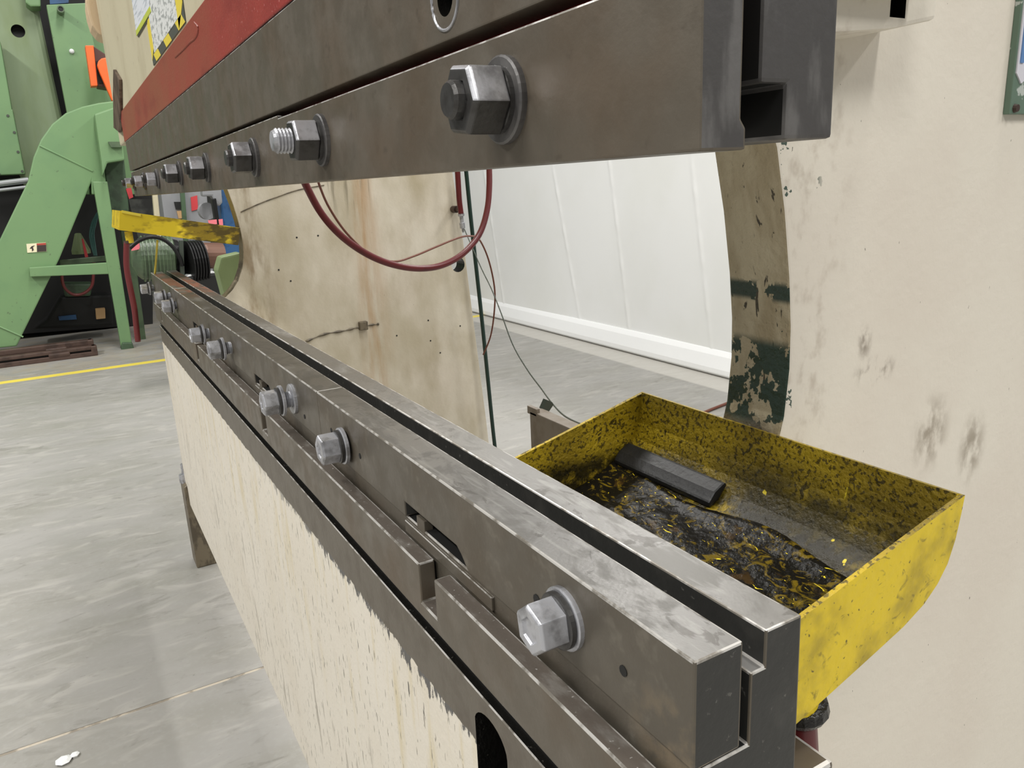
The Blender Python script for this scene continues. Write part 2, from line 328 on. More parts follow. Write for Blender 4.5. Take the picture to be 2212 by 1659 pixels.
def mesh(name, vf, mats, bevel=0, segs=2, smooth=False, origin=(0, 0, 0), facemat=None, raw=False):
    me = bpy.data.meshes.new(name)
    o = Vector(origin)
    V = [tuple(Vector(p) * U - o) if raw else tuple(W(p) - o) for p in vf[0]]
    bm = bmesh.new()
    bv = [bm.verts.new(p) for p in V]
    for q in vf[1]:
        try: bm.faces.new([bv[i] for i in q])
        except ValueError: pass
    bmesh.ops.recalc_face_normals(bm, faces=bm.faces[:])
    mats = mats if isinstance(mats, (list, tuple)) else [mats]
    if facemat:
        for fc in bm.faces: fc.material_index = facemat(fc.normal, fc.calc_center_median() + o)
    if bevel:
        ed = [e for e in bm.edges if len(e.link_faces) == 2 and e.calc_face_angle(0) > .5]
        bmesh.ops.bevel(bm, geom=ed, offset=bevel * U, offset_type='OFFSET', segments=segs, affect='EDGES', profile=.6,
                        clamp_overlap=True, material=len(mats) - 1 if len(mats) > 1 and mats[-1] is M['edge'] else -1)
    if len(mats) > 1 and mats[-1] is M['edge']:
        for fc in bm.faces:
            if fc.material_index == len(mats) - 1 and not (fc.normal.z > .25 and fc.normal.x < .3): fc.material_index = 0  # keep the painted highlight on upward, front-side bevels
    bm.to_mesh(me); bm.free()
    for m in mats: me.materials.append(m)
    if smooth: me.shade_smooth()
    return me
def obj(name, me, parent=None, loc=None):
    o = bpy.data.objects.new(name, me); COL.objects.link(o)
    if parent is not None: o.parent = parent
    if loc is not None: o.location = loc
    return o
ORG = {}
def thing(name, label, cat, base, group=None):
    e = bpy.data.objects.new(name, None); COL.objects.link(e); e.empty_display_size = .1
    e.location = W(base); e['label'] = label; e['category'] = cat
    if group: e['group'] = group
    return e
def worg(p): 
    v = Vector((0, 0, 0))
    while p is not None: v += p.location; p = p.parent
    return v
def part(name, vf, mats, parent, **k):
    return obj(name, mesh(name, vf, mats, origin=worg(parent), **k), parent)
def solo(name, vf, mats, label, cat, group=None, **k):
    o = obj(name, mesh(name, vf, mats, **k)); o['label'] = label; o['category'] = cat
    if group: o['group'] = group
    return o
def struct(name, vf, mats, label=None, **k):
    o = obj(name, mesh(name, vf, mats, **k)); o['kind'] = 'structure'
    o['label'] = label or name.replace('_', ' '); return o
def cut(o, *cutters):
    for c in cutters:
        cm = mesh('cutter', c, [M['oilblack']], origin=worg(o) if o.parent else (0, 0, 0))
        co_ = bpy.data.objects.new('cutter', cm); COL.objects.link(co_)
        co_.location = worg(o)
        md = o.modifiers.new('cut', 'BOOLEAN'); md.object = co_; md.solver = 'EXACT'; md.operation = 'DIFFERENCE'; md.material_mode = 'TRANSFER'
        bpy.context.view_layer.update()
        dg = bpy.context.evaluated_depsgraph_get()
        nm = bpy.data.meshes.new_from_object(o.evaluated_get(dg)); 
        o.modifiers.clear(); o.data = nm
        bpy.data.objects.remove(co_)

# ================================================================ the setting
fl = struct('floor', box(-22, 40, -14, 48, -FZ - .4, -FZ - .004), M['joint'], 'grey concrete floor with pale filled joints')
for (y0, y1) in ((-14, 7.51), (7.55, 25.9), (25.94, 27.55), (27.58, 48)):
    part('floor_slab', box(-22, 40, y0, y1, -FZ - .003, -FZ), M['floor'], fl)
solo('floor_line', box(-22, 13.2, 25.2, 25.55, -FZ, -FZ + .006), M['lineyellow'],
     'yellow painted line across the concrete floor before the green machine', 'floor line')
struct('wall_far', box(-22, 40, 44, 44.5, -FZ, 18), M['darkwall'], 'dim far wall of the workshop')
solo('floor_stripe', box(13.5, 14.2, 26.4, 27.3, -FZ, -FZ + .006), M['lineyellow'],
     'short yellow floor mark at the foot of the white curtain', 'floor line')

# white curtain along the back
cur = thing('partition_curtain', 'white vinyl partition curtain hanging behind the press brake', 'curtain', (13.42, 20, -FZ))
seams = [((20.5, .3), (19.33, -4.21)), ((17.7, .27), (17.2, -2.6)), ((14.5, .36), (13.49, -5.08)), ((25, .3), (24, -4.2)), ((9.5, .3), (8.6, -4.2)), ((31, .3), (30.2, -4.2))]
nY, nZ = 800, 90
v = []; f = []
for i in range(nY + 1):
    y = 4 + 36 * i / nY
    for j in range(nZ + 1):
        z = -FZ + .12 + 9.5 * j / nZ
        x = 13.42 + .03 * math.sin(y * .5 + .2 * z)
        for (a, b) in seams:
            ys = a[0] + (b[0] - a[0]) * (z - a[1]) / (b[1] - a[1])
            d = abs(y - ys)
            x -= .028 * math.exp(-(d / .055) ** 2) * (.55 + .45 * math.sin(z * 8 + a[0]) * math.sin(z * 3.3))
            x += .003 * math.exp(-((d - .3) / .25) ** 2) * (.5 + .5 * math.sin(z * 3.1 + a[0] * 2))
        v.append((x, y, z))
for i in range(nY):
    for j in range(nZ):
        k = i * (nZ + 1) + j; f.append((k, k + 1, k + nZ + 2, k + nZ + 1))
part('curtain_sheet', (v, f), M['curtain'], cur, smooth=True)
prof = [(13.40, -FZ + .62), (13.3, -FZ + .5), (13.2, -FZ + .2), (13.2, -FZ + .08), (13.28, -FZ + .01), (13.44, -FZ + .01), (13.5, -FZ + .1), (13.48, -FZ + .62)]
part('hem', prism(prof, 'Y', 4, 40), M['hem'], cur, bevel=.03)

# ================================================================ press brake
pb = thing('press_brake', 'large cream press brake frame with a long bed plate and two throated side frames', 'press brake', (1.0, 6, -FZ))
arc = [(1.30, .62), (1.5, .55), (1.68, .42), (1.8, .27), (1.9, .06), (1.945, -.13), (1.98, -.34), (1.997, -.5), (2.0, -.64), (1.985, -.8), (1.95, -.93), (1.88, -1.08), (1.80, -1.18), (1.71, -1.26), (1.58, -1.33), (1.45, -1.38), (1.0, -1.42)]
fp = [(1.0, -FZ), (5.42, -FZ), (5.34, -3.57), (5.13, -.8), (5.0, .4), (4.6, 5.2), (1.30, 5.2)] + arc
def fmat(nrm, c):
    x = c.x / U; z = c.z / U - FZ
    return 1 if abs(nrm.y) < .3 and x < 2.05 and x > 1.25 and -1.4 < z < .7 else 0
for (y0, y1) in ((1.68, 1.94), (10.33, 10.60)):
    sf = part('side_frame', prism(fp, 'Y', y0, y1), [M['frame'], M['throat']], pb, facemat=fmat, bevel=.008)
    if y0 > 5:
        q = aY(1363 / 2.676 + 480, 620 / 2.676 + 340, y0)
        cut(sf, lathe([(-.3, .11), (.6, .11)], 20, (q[0], y0, q[2]), (0, 1, 0)))
        q = aY(783, 703, y0)
        part('frame_boss', box(q[0] - .06, q[0] + .06, y0 - .07, y0 + .02, q[2] - .06, q[2] + .06), M['foot'], sf, bevel=.012)
        q = aY(480 + 1335 / 2.676, 340 + 300 / 2.676, y0)
        part('frame_stud', lathe([(-.02, .05), (.12, .05), (.12, .03), (.2, .03)], 12, (q[0], y0, q[2]), (0, -1, 0)), M['rust'], sf)
        wl = [aY(x, y, y0) for x, y in [(520, 458), (560, 440), (600, 425), (645, 410), (700, 400)]]
        part('weld_bead', tube([(p[0], y0 - .004, p[2]) for p in wl], .008, 6), M['foot'], sf)
        wl = [aY(x, y, y0) for x, y in [(660, 738), (700, 722), (740, 715), (770, 708), (800, 702), (818, 700)]]
        part('weld_bead', tube([(p[0], y0 - .004, p[2]) for p in wl], lambda t: .014 + .008 * math.sin(t * 40), 6), M['foot'], sf)
        for (x, y) in [(641, 513), (687, 509), (925, 692), (994, 704), (857, 725), (930, 736), (951, 762), (602, 583), (628, 607)]:
            q = aY(x, y, y0); part('screw_hole', lathe([(-.01, .012), (.004, .012)], 8, (q[0], y0, q[2]), (0, -1, 0)), M['black'], sf)
# bed
bed = part('bed_plate', box(.893, 1.0, .86, 10.45, -3.91, -1.54), [M['bed'], M['oilblack'], M['edge']], pb, bevel=.004, facemat=lambda n, c: 1 if n.z > .7 else 0)
cut(bed, prism([(1.82 + .105 * math.cos(a) , -1.76 + .075 * math.sin(a) + (.09 if math.sin(a) > 0 else -.2)) for a in [i * math.pi / 12 for i in range(24)]], 'X', .8, 1.2))
part('slot_liner', box(1.0, 1.06, 1.55, 2.1, -2.15, -1.56), M['oilblack'], bed)
q0 = aX(1040, 1598, .893)
part('bed_cap', box(.958, 1.395, .985, 11.0, -1.56, -1.378), [M['steel'], M['edge']], pb, bevel=.012)
lp = [(.985, -1.488), (10.72, -1.488), (10.72, -1.28)]
for (a, b) in ((10.0, 10.08), (7.22, 7.33), (4.63, 4.765), (2.175, 2.305)):
    lp += [(b, -1.28), (b, -1.43), (a, -1.43), (a, -1.28)]
lp += [(.985, -1.28)]
part('front_ledge', prism(lp, 'X', .893, .955), [M['steel'], M['ledge_top'], M['edge']], pb, bevel=.006, facemat=lambda n, c: 1 if n.z > .7 else 0)
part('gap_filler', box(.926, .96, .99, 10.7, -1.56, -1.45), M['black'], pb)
ft = part('frame_foot', prism([(.85, -FZ), (1.12, -FZ), (1.12, -3.7), (.93, -3.62), (.85, -3.66)], 'Y', 10.29, 10.66), M['foot'], pb, bevel=.02)
part('foot_bolt', join(lathe([(0, .07), (.12, .07)], 6, (.9, 10.5, -3.66), (0, 0, 1)), lathe([(.1, .03), (.26, .03)], 10, (.9, 10.5, -3.66), (0, 0, 1))), M['nut'], ft)
part('frame_foot', box(.85, 1.12, 1.62, 1.98, -FZ, -3.7), M['foot'], pb, bevel=.02)
# ram guide bracket on the near frame
bk = part('guide_bracket', prism([(1.35, .50), (1.35, .30), (2.15, .37), (2.345, .405), (2.345, 3.0), (1.35, 3.0)], 'Y', 1.5, 1.69), M['frame'], pb, bevel=.012)
cut(bk, box(2.13, 2.2, 1.3, 1.60, .40, .47))
part('bracket_bar', box(1.4, 2.215, 1.40, 1.51, .47, 3.0), M['cream_old'], bk, bevel=.012)

# nameplate on the near frame, cut by the edge of the view
np_ = thing('frame_nameplate', 'scraped green plate with white and blue label on the cream side frame', 'nameplate', (3.3, 1.665, .14))
part('back_plate', box(3.085, 3.75, 1.655, 1.68, .155, 1.5), M['chipgreen'], np_, bevel=.004)
part('label_sheet', prism([(3.093, .295), (3.11, .28), (3.13, .26), (3.16, .275), (3.2, .25), (3.7, .26), (3.7, 1.4), (3.093, 1.4)], 'Y', 1.650, 1.656), M['labelwhite'], np_)
part('blue_stripe', box(3.105, 3.125, 1.646, 1.651, .33, 1.4), M['labelblue'], np_)
part('screw', lathe([(0, .016), (.012, .013)], 10, (3.115, 1.655, .175), (0, -1, 0)), M['rust'], np_)

# ================================================================ die holder
dh = thing('die_holder', 'long slotted steel die rail bolted along the top of the bed', 'die rail', (1.1, 6, -1.378))
def jaw(y0, y1, wins, z=-.948, x=.955):
    p = [(y0, z), (y1, z), (y1, -1.21)]
    for (a, b) in reversed(wins):
        p += [(b, -1.21), (b, -1.147), (a + .03, -1.147), (a, -1.165), (a - .05, -1.21)]
    p += [(y0, -1.21)]
    part('front_jaw', prism(p, 'X', x, 1.09), [M['steel_die'], M['bare'], M['black_end'], M['edge']], dh, bevel=.006,
         facemat=lambda n, c: 1 if (n.z > .7 and c.z > (FZ - 1.0) * U) else (2 if n.y < -.7 else 0))
jaw(1.0, 3.628, [(2.08, 2.555)])
jaw(3.632, 8.96, [(4.70, 5.135), (7.45, 7.80)], -.949, .956)
jaw(8.965, 11.22, [], -.947, .956)
rp = [(1.155, -.946), (1.265, -.946), (1.272, -1.376), (.966, -1.376), (.966, -1.213), (1.114, -1.213), (1.114, -1.035), (1.155, -1.035)]
part('rear_jaw', prism(rp, 'Y', .998, 11.25), [M['steel_die'], M['bare'], M['black_end'], M['black'], M['edge']], dh, bevel=.005,
     facemat=lambda n, c: (1 if c.z > (FZ - 1.1) * U else 3) if n.z > .7 else (2 if (n.y < -.7 or n.x < -.7 and c.z > (FZ - 1.2) * U) else 0))  # base top under the jaw windows painted black for the shade inside
for (a, b) in ((1.88, 2.57), (4.5, 5.15), (7.25, 7.81)):
    part('key_strip', box(.956, .967, a, b, -1.275, -1.228), [M['steel_die'], M['edge']], dh, bevel=.003)
    part('key_tab', box(.965, 1.0, b - .17, b - .10, -1.23, -1.175), M['steel_die'], dh, bevel=.003)
for (x, y, r) in [(1160, 1296, .017), (1347, 1449, .014), (716, 930, .013), (778, 985, .013), (658, 900, .012), (600, 858, .01), (475, 735, .012)]:
    q = aX(x, y, .955); part('pin_hole', lathe([(-.004, r), (.002, r)], 10, (q[0], q[1], q[2])), M['black'], dh)

# bolt and nut meshes (shared)
hexprof = [(.030, .066), (.031, .069), (.104, .069), (.111, .061), (.111, .038), (.104, .034)]
nutprof = [(.034, .080), (.035, .084), (.115, .084), (.124, .074), (.124, .046), (.116, .044)]
def boltmeshes():
    d = {}
    d['hex'] = mesh('hex_head', lathe(hexprof, 6, rot=0), [M['nut']], bevel=.0045, raw=True)
    d['hex_dark'] = mesh('hex_head_dark', lathe(nutprof, 6, rot=0), [M['nut_dark'], M['nut']], bevel=.005, raw=True, facemat=lambda n, c: 1 if n.z > .3 else 0)  # top facets in lighter metal, standing for overhead light on them
    d['washer'] = mesh('washer', lathe([(-.002, .084), (.012, .084), (.015, .080), (.015, .04)], 32), [M['nut']], raw=True)
    d['washer_dark'] = mesh('washer_dark', lathe([(-.002, .098), (.014, .098), (.018, .093), (.018, .05)], 32), [M['ram_end']], raw=True)
    d['lock'] = mesh('lock_washer', lathe([(.015, .070), (.017, .075), (.030, .075), (.033, .070)], 32), [M['nut_dark']], raw=True)
    d['shank'] = mesh('shank', lathe([(-.2, .04)] + [q for i in range(16) for q in ((-.15 + i * .012, .047), (-.144 + i * .012, .041))], 16), [M['nut']], raw=True)
    d['stud'] = mesh('stud', lathe([(.09, .042), (.142, .042), (.150, .036), (.150, .02)], 20), [M['nut_dark']], raw=True)
    d['studlong'] = mesh('stud_long', lathe([(.09, .046)] + [q for i in range(7) for q in ((.1 + i * .013, .048), (.107 + i * .013, .041))] + [(.195, .036)], 18), [M['nut']], raw=True)
    return d
BM = boltmeshes()
lower = [((1222, 1334), 0, .35), ((749, 961), .015, .2), ((634, 861), .06, .05), ((499, 751), .05, .12), ((451, 720), .04, -.1), ((381, 659), .03, .1), ((368, 640), .05, .2), ((323, 614), .05, 0)]
for k, ((x, y), out, rot) in enumerate(lower):
    q = aX(x, y, .955)
    if k == 7: q = (q[0], 11.1, q[2])
    p = obj('clamp_bolt', BM['hex'], dh, W((.955 - out, q[1], q[2])) - worg(dh)); p.rotation_euler.x = rot
    obj('washer', BM['washer'], p); obj('lock_washer', BM['lock'], p)
    if out: obj('shank', BM['shank'], p)
    if out > .05:
        obj('washer', BM['washer'], p, (out * U * .98, 0, 0))

# ================================================================ ram
ram = thing('press_ram', 'red and steel press brake ram hanging above the die rail', 'ram', (1.1, 6, .034))
fm_end = lambda n, c: 1 if n.y < -.7 else 0
for (a, b, zt, xx) in ((1.0, 3.725, .325, .945), (3.73, 11.55, .338, .946)):
    part('clamp_bar', prism([(xx, .034), (1.052, .034), (1.052, .07), (1.04, .085), (1.04, zt), (xx, zt)], 'Y', a, b), [M['steel'], M['ram_end'], M['edge']], ram, bevel=.005, facemat=fm_end)
part('rear_clamp', prism([(1.086, .9), (1.086, .144), (1.149, .144), (1.149, .05), (1.276, .05), (1.265, .9)], 'Y', 1.0, 11.5), [M['ram_end'], M['black'], M['edge']], ram, bevel=.008, facemat=lambda n, c: 1 if n.x < -.7 or (n.z < -.7 and c.z > (FZ + .1) * U) else 0)  # inner notch faces coloured black to stand for the shade in there
part('ram_web', box(1.042, 1.088, 1.16, 10.9, .16, 1.2), M['red'], ram)
part('notch_filler', box(1.053, 1.148, 1.14, 11.3, .062, .142), M['black'], ram)  # black filler added so the open notch does not show lit through
up = part('upper_plate', box(.946, 1.042, 1.0, 11.62, .358, .724), [M['steel'], M['ram_end'], M['edge']], ram, bevel=.004, facemat=fm_end)
h = aX(960, -6, .945)
cut(up, lathe([(-.2, .045), (.042, .045), (.0421, .075), (.2, .075)], 24, (.988, h[1], h[2]), (-1, 0, 0)))
part('socket_screw', lathe([(-.1, .043), (-.02, .043), (-.02, .025), (-.03, .02)], 20, (.988, h[1], h[2])), M['nut_dark'], up)
part('counterbore_ring', tube([(.9455, h[1] + .077 * math.cos(a * math.pi / 16), h[2] + .077 * math.sin(a * math.pi / 16)) for a in range(33)], .0045, 6, 0), M['nut'], up)
part('red_band', box(.944, 1.1, 1.0, 11.72, .732, 1.088), M['red'], ram, bevel=.006)
part('band_seam', box(.952, 1.05, 1.0, 11.6, .722, .734), M['black'], ram)
pk = [aX(x, y, .943) for x, y in [(378, 124), (395, 108), (410, 92), (420, 84), (427, 72), (428, 58), (420, 48)]]
part('peeled_edge', tube(pk, .006, 6, 5), M['red'], ram)
part('cream_plate', box(.962, 1.25, 1.0, 11.72, 1.09, 4.5), M['cream_old'], ram, bevel=.006)
for k, (x, y) in enumerate([(1092, 217), (697, 303), (552, 340), (449, 362), (391, 374), (342, 386), (313, 391), (291, 395)]):
    q = aX(x, y, .945)
    p = obj('clamp_nut', BM['hex_dark' if k < 5 else 'hex'], ram, W((.945, q[1], q[2])) - worg(ram)); p.rotation_euler.x = (.12, .05, -.08, .1, .05, .15, .05, .1)[k]
    obj('washer', BM['washer_dark'], p); obj('lock_washer', BM['lock'], p); obj('stud', BM['studlong' if k == 1 else 'stud'], p)

# housing at the far end of the ram
hs = thing('guide_housing', 'cream ram guide housing at the far end of the red ram', 'housing', (1.2, 11.6, .75))
part('housing_box', box(.975, 1.7, 11.76, 12.9, .75, 5.0), M['cream_old'], hs, bevel=.02)
part('side_cover', pxprism([(187, -90), (187, 5), (191, 30), (199, 55), (214, 74), (239, 83), (246, 83), (246, -90)], 12.95, .6), M['cream_tan'], hs, bevel=.03)
hk = [aX(x, y, .955) for x, y in [(250, 150), (263, 172), (264, 240), (262, 286), (250, 276), (249, 200)]]
part('rusty_strap', prism([(p[1], p[2]) for p in hk], 'X', .925, .9618), M['hook'], ram, bevel=.008)

# notices on the ram's cream plate
def pquad(pts, X, x0, x1): return prism([(p[1], p[2]) for p in [aX(a, b, X) for a, b in pts]], 'X', x0, x1)
n1 = thing('notice_board', 'white notice with a lime strip beside the hazard sign', 'sign', aX(300, 70, .955))
part('board', pquad([(281, -60), (328, -60), (329, 26), (298, 80)], .955, .952, .9615), M['hz_k'], n1)
part('paper', pquad([(279, -55), (323, -58), (325, 14), (295.5, 66)], .955, .947, .953), M['paper2'], n1)
part('lime_strip', pquad([(295.5, 66), (325, 14), (328, 25), (296.5, 78)], .955, .947, .953), M['lime'], n1)
n2 = thing('hazard_sign', 'white notice inside a yellow and grey striped hazard border', 'sign', aX(350, 110, .955))
hb = [aX(a, b, .955) for a, b in [(318, 55), (334, 138), (400, 46), (392, 0)]]
Y0, Y1 = hb[2][1], hb[0][1]; Z0 = hb[1][2]; Z1 = Z0 + 1.25
part('border_board', box(.955, .9615, Y0, Y1, Z0, Z1), M['hz_k'], n2)
wn = [aX(a, b, .955) for a, b in [(324, 45), (336, 112), (385, 44)]]
wy0, wy1, wz0, wz1 = wn[2][1], wn[0][1], wn[1][2], Z1 - .12
part('paper', box(.951, .956, wy0, wy1, wz0, wz1), M['paper'], n2)
w_ = .19
k = 0
y = Y0
while y < Y1 - .02:       # slanted stripes along the lower border
    part('stripe', prism([(y, Z0), (min(y + w_ * 1.6, Y1), Z0), (min(y + w_ * 1.6 + .12, Y1), wz0), (min(y + .12, Y1), wz0)], 'X', .953, .956), M['hz_y'], n2)
    y += w_ * 3.6
z = Z0 + .12
while z < Z1 - .1:
    part('stripe', prism([(wy1, z), (Y1, z - .08), (Y1, z + .20), (wy1, z + .28)], 'X', .953, .956), M['hz_y'], n2)
    part('stripe', prism([(Y0, z), (wy0, z - .12), (wy0, z + .18), (Y0, z + .30)], 'X', .953, .956), M['hz_y'], n2)
    z += .6

# ================================================================ trays
tr = thing('drip_tray', 'grimy yellow drip tray holding black oil sludge beside the cream side frame', 'drip tray', (1.6, 1.7, -1.3))
YN, YF = 1.06, 2.35
inn = [(1.30, -1.28), (1.45, -1.236), (1.6, -1.19), (1.72, -1.152), (1.8, -1.115), (1.85, -1.075), (1.885, -1.03), (1.908, -.97), (1.922, -.90), (1.93, -.85)]
t = .014
def off(poly, d):
    out = []
    for i, p in enumerate(poly):
        a = Vector(poly[max(i - 1, 0)]); b = Vector(poly[min(i + 1, len(poly) - 1)]); n = (b - a).normalized()
        out.append((p[0] + n.y * d, p[1] - n.x * d))
    return out
outp = off(inn, t)
part('trough', prism(inn + outp[::-1], 'Y', YN, YF), [M['yellow'], M['yellow_in']], tr,
     facemat=lambda n, c: 1 if (n.z > .1 or n.x < -.4) else 0)
endp = [(1.295, -1.008)] + [(1.295, -1.29)] + outp[1:] 
ends = [(1.295, -1.008)] + outp[:1] + outp[1:]
for (a, b) in ((YN - t, YN), (YF, YF + t)):
    part('end_wall', prism(ends, 'Y', a, b), [M['yellow'], M['yellow_in']], tr, facemat=(lambda n, c, a=a: 1 if n.z > .5 or (n.y > .5 if a < 1.5 else n.y < -.5) else 0))
part('front_wall', box(1.288, 1.302, YN - t, YF + t, -1.295, -1.008), M['yellow_in'], tr)
ny, nx = 60, 34
v = []; f = []
for i in range(ny + 1):
    y = YN + .004 + (YF - YN - .008) * i / ny
    for j in range(nx + 1):
        x = 1.303 + (.49 + .02 * math.sin(y * 9)) * j / nx
        zb = -1.28 + (x - 1.30) * (.128 / .42)
        for a, b in zip(inn, inn[1:]):
            if a[0] <= x <= b[0]: zb = a[1] + (b[1] - a[1]) * (x - a[0]) / (b[0] - a[0])
        z = zb + .009 + .002 * math.sin(x * 37 + y * 21) * math.sin(y * 33 - x * 11) + random.uniform(-.0015, .0015)
        if j == nx: z = zb - .004
        v.append((x, y, z))
for i in range(ny):
    for j in range(nx):
        q = i * (nx + 1) + j; f.append((q, q + 1, q + nx + 2, q + nx + 1))
sl = part('oil_sludge', (v, f), M['sludge'], tr, smooth=True)
part('drain_spout', lathe([(0, .06), (.09, .058), (.09, .05)], 20, (1.43, 1.135, -1.24), (0, 0, -1)), M['yellow'], tr)
part('hose_fitting', lathe([(.06, .045), (.075, .07), (.10, .074), (.115, .066), (.125, .05)], 18, (1.44, 1.135, -1.25), (.1, 0, -1)), M['oilblack'], tr)
solo('drain_hose', tube([(1.452, 1.135, -1.37), (1.48, 1.13, -1.60), (1.53, 1.13, -1.9), (1.56, 1.13, -2.6), (1.58, 1.13, -3.6), (1.6, 1.13, -FZ + .04)], .042, 12), M['hose_red'],
     'red drain hose hanging from the spout of the near yellow tray', 'hose', smooth=True)
bp = [(1.66, -1.145), (1.72, -1.115), (1.79, -1.06), (1.835, -1.01), (1.80, -1.02), (1.755, -1.055), (1.70, -1.105)]
solo('oily_bar', prism([(1.775, -1.118), (1.82, -1.094), (1.848, -1.062), (1.858, -1.05), (1.845, -1.04), (1.80, -1.065), (1.772, -1.098)], 'Y', 1.80, 2.335), M['rubber'],
     'oily black bar lying in the back corner of the near yellow tray', 'bar', bevel=.012)

# far tray, tipped up over the end of the die rail
ft_ = thing('drip_tray', 'narrow yellow tray propped by a rod above the far end of the die rail', 'drip tray', (1.2, 10.4, -.5))
fa = [aY(x, y, 9.9) for x, y in [(258, 455), (519, 492), (515, 530), (257, 497)]]
fq = [(p[0], p[2]) for p in fa]
def trayslab(poly, a, b, m): return part('wall', prism(poly, 'Y', a, b), m, ft_, bevel=.006)
part('near_wall', prism(fq, 'Y', 9.9, 9.93), M['yellow_far'], ft_, bevel=.004)
part('far_wall', prism(fq, 'Y', 11.15, 11.18), M['yellow_far'], ft_, bevel=.004)
bx = [fq[3], fq[2], (fq[2][0], fq[2][1] + .03), (fq[3][0], fq[3][1] + .03)]
part('bottom', prism(bx, 'Y', 9.93, 11.15), M['yellow_far'], ft_)
part('front_wall', prism([fq[0], (fq[0][0] + .03, fq[0][1] - .006), (fq[3][0] + .03, fq[3][1] + .02), fq[3]], 'Y', 9.93, 11.15), M['yellow'], ft_)
part('back_wall', prism([fq[1], (fq[1][0] - .03, fq[1][1] + .006), (fq[2][0] - .03, fq[2][1] + .02), fq[2]], 'Y', 9.93, 11.15), M['yellow_far'], ft_)
lipp = [aY(x, y, 9.905) for x, y in [(263, 454), (304, 462), (304, 468), (263, 460)]]
part('clean_lip', prism([(p[0], p[2]) for p in lipp], 'Y', 9.885, 9.93), M['hz_y'], ft_)
sp = aY(277, 500, 10.0)
part('drain_spout', lathe([(0, .042), (.13, .042)], 14, (sp[0], 10.0, sp[2]), (0, 0, -1)), M['yellow'], ft_)
hp = [aY(x, y, 10.0) for x, y in [(274, 524), (273, 548), (274, 580), (281, 620), (290, 665), (294, 700), (298, 738)]]
part('hose_fitting', lathe([(0, .04), (.03, .04)], 12, aY(275, 520, 10), (0, 0, -1)), M['rust'], ft_)
solo('drain_hose', tube(hp, .033, 12), M['hose_maroon'], 'maroon hose hanging from the spout of the far yellow tray', 'hose', smooth=True)
ra = aY(340, 520, 10.5); rb = aX(335, 592, .985)
solo('prop_rod', tube([ra, (rb[0], rb[1], -.946)], .012, 8, 1), M['hz_y'], 'thin yellow rod propping the far tray on the die rail', 'rod')

# ================================================================ hoses and wires behind the ram
def pathY(pts, Y, dY=0): return [aY(x, y, Y + dY * i / (len(pts) - 1)) for i, (x, y) in enumerate(pts)]
solo('air_hose', tube(pathY([(640, 350), (662, 402), (695, 462), (740, 512), (795, 550), (850, 572), (905, 580), (955, 573), (1000, 548), (1035, 507), (1052, 455), (1057, 400), (1056, 340)], 6.0, .8), .029, 12), M['hose_red'],
     'thick red air hose hanging in a loop below the ram', 'hose', smooth=True)
solo('air_tube', tube(pathY([(676, 350), (690, 400), (712, 450), (750, 505), (800, 550), (850, 565), (895, 553), (945, 532), (990, 514), (1015, 510), (1035, 517), (1055, 560), (1068, 620), (1068, 670), (1060, 725), (1044, 766)], 6.4, 2.8), .011, 8), M['tube_brown'],
     'thin brown tube looping beside the thick red hose', 'tube', smooth=True)
solo('supply_hose', tube(pathY([(1003, 330), (1008, 380), (1018, 480), (1030, 590), (1042, 700), (1054, 820), (1064, 920), (1072, 990)], 9.9), .030, 10), M['dkgreen_hose'],
     'dark green hose hanging straight down behind the far side frame', 'hose', smooth=True)
rh = thing('hose_drop', 'dark red hose end with a metal coupling at the rear edge of the far frame', 'hose', aY(995, 500, 9.9))
part('hose', tube(pathY([(986, 330), (989, 380), (992, 430), (996, 462)], 10.0), .040, 12), M['hose_red'], rh, smooth=True)
q = aY(996, 462, 10.0)
part('coupling', lathe([(0, .05), (.03, .05), (.035, .03), (.12, .03), (.125, .042), (.2, .042), (.205, .02), (.26, .015)], 14, q, (.06, 0, -1)), M['nut'], rh)
solo('control_wire', tube(pathY([(1003, 495), (1016, 525), (1040, 580), (1062, 625), (1082, 675), (1108, 745), (1140, 800), (1168, 838), (1190, 868), (1215, 895), (1245, 912), (1280, 924)], 9.6, -5.1), .008, 6), M['wire'],
     'thin grey wire running down to the clip on the steel plate', 'wire', smooth=True)
solo('wire_clip', pxprism([(1173, 884), (1182, 864), (1193, 869), (1196, 874), (1186, 889), (1178, 888)], 4.35, .05), M['wire'], 'small dark clip holding the thin wire above the steel plate', 'clip')
gp = thing('gauge_plate', 'grey steel back gauge plate behind the die rail left of the near tray', 'plate', (2.6, 4, -FZ))
part('plate', box(2.6, 2.7, 2.6, 4.37, -2.6, -1.535), M['plate'], gp, bevel=.008)
part('end_tab', box(2.6, 2.63, 4.28, 4.40, -1.56, -1.505), M['plate'], gp, bevel=.004)
part('post', box(2.62, 2.7, 3.2, 3.6, -FZ, -2.55), M['plate'], gp, bevel=.008)
solo('floor_cable', tube([(10.2, 11.05, -FZ + .03), (11.04, 11.29, -FZ + .03), (12.0, 11.5, -FZ + .03), (13.0, 11.8, -FZ + .03)], .03, 8), M['tube_brown'],
     'brown cable lying on the floor behind the near side frame', 'cable')

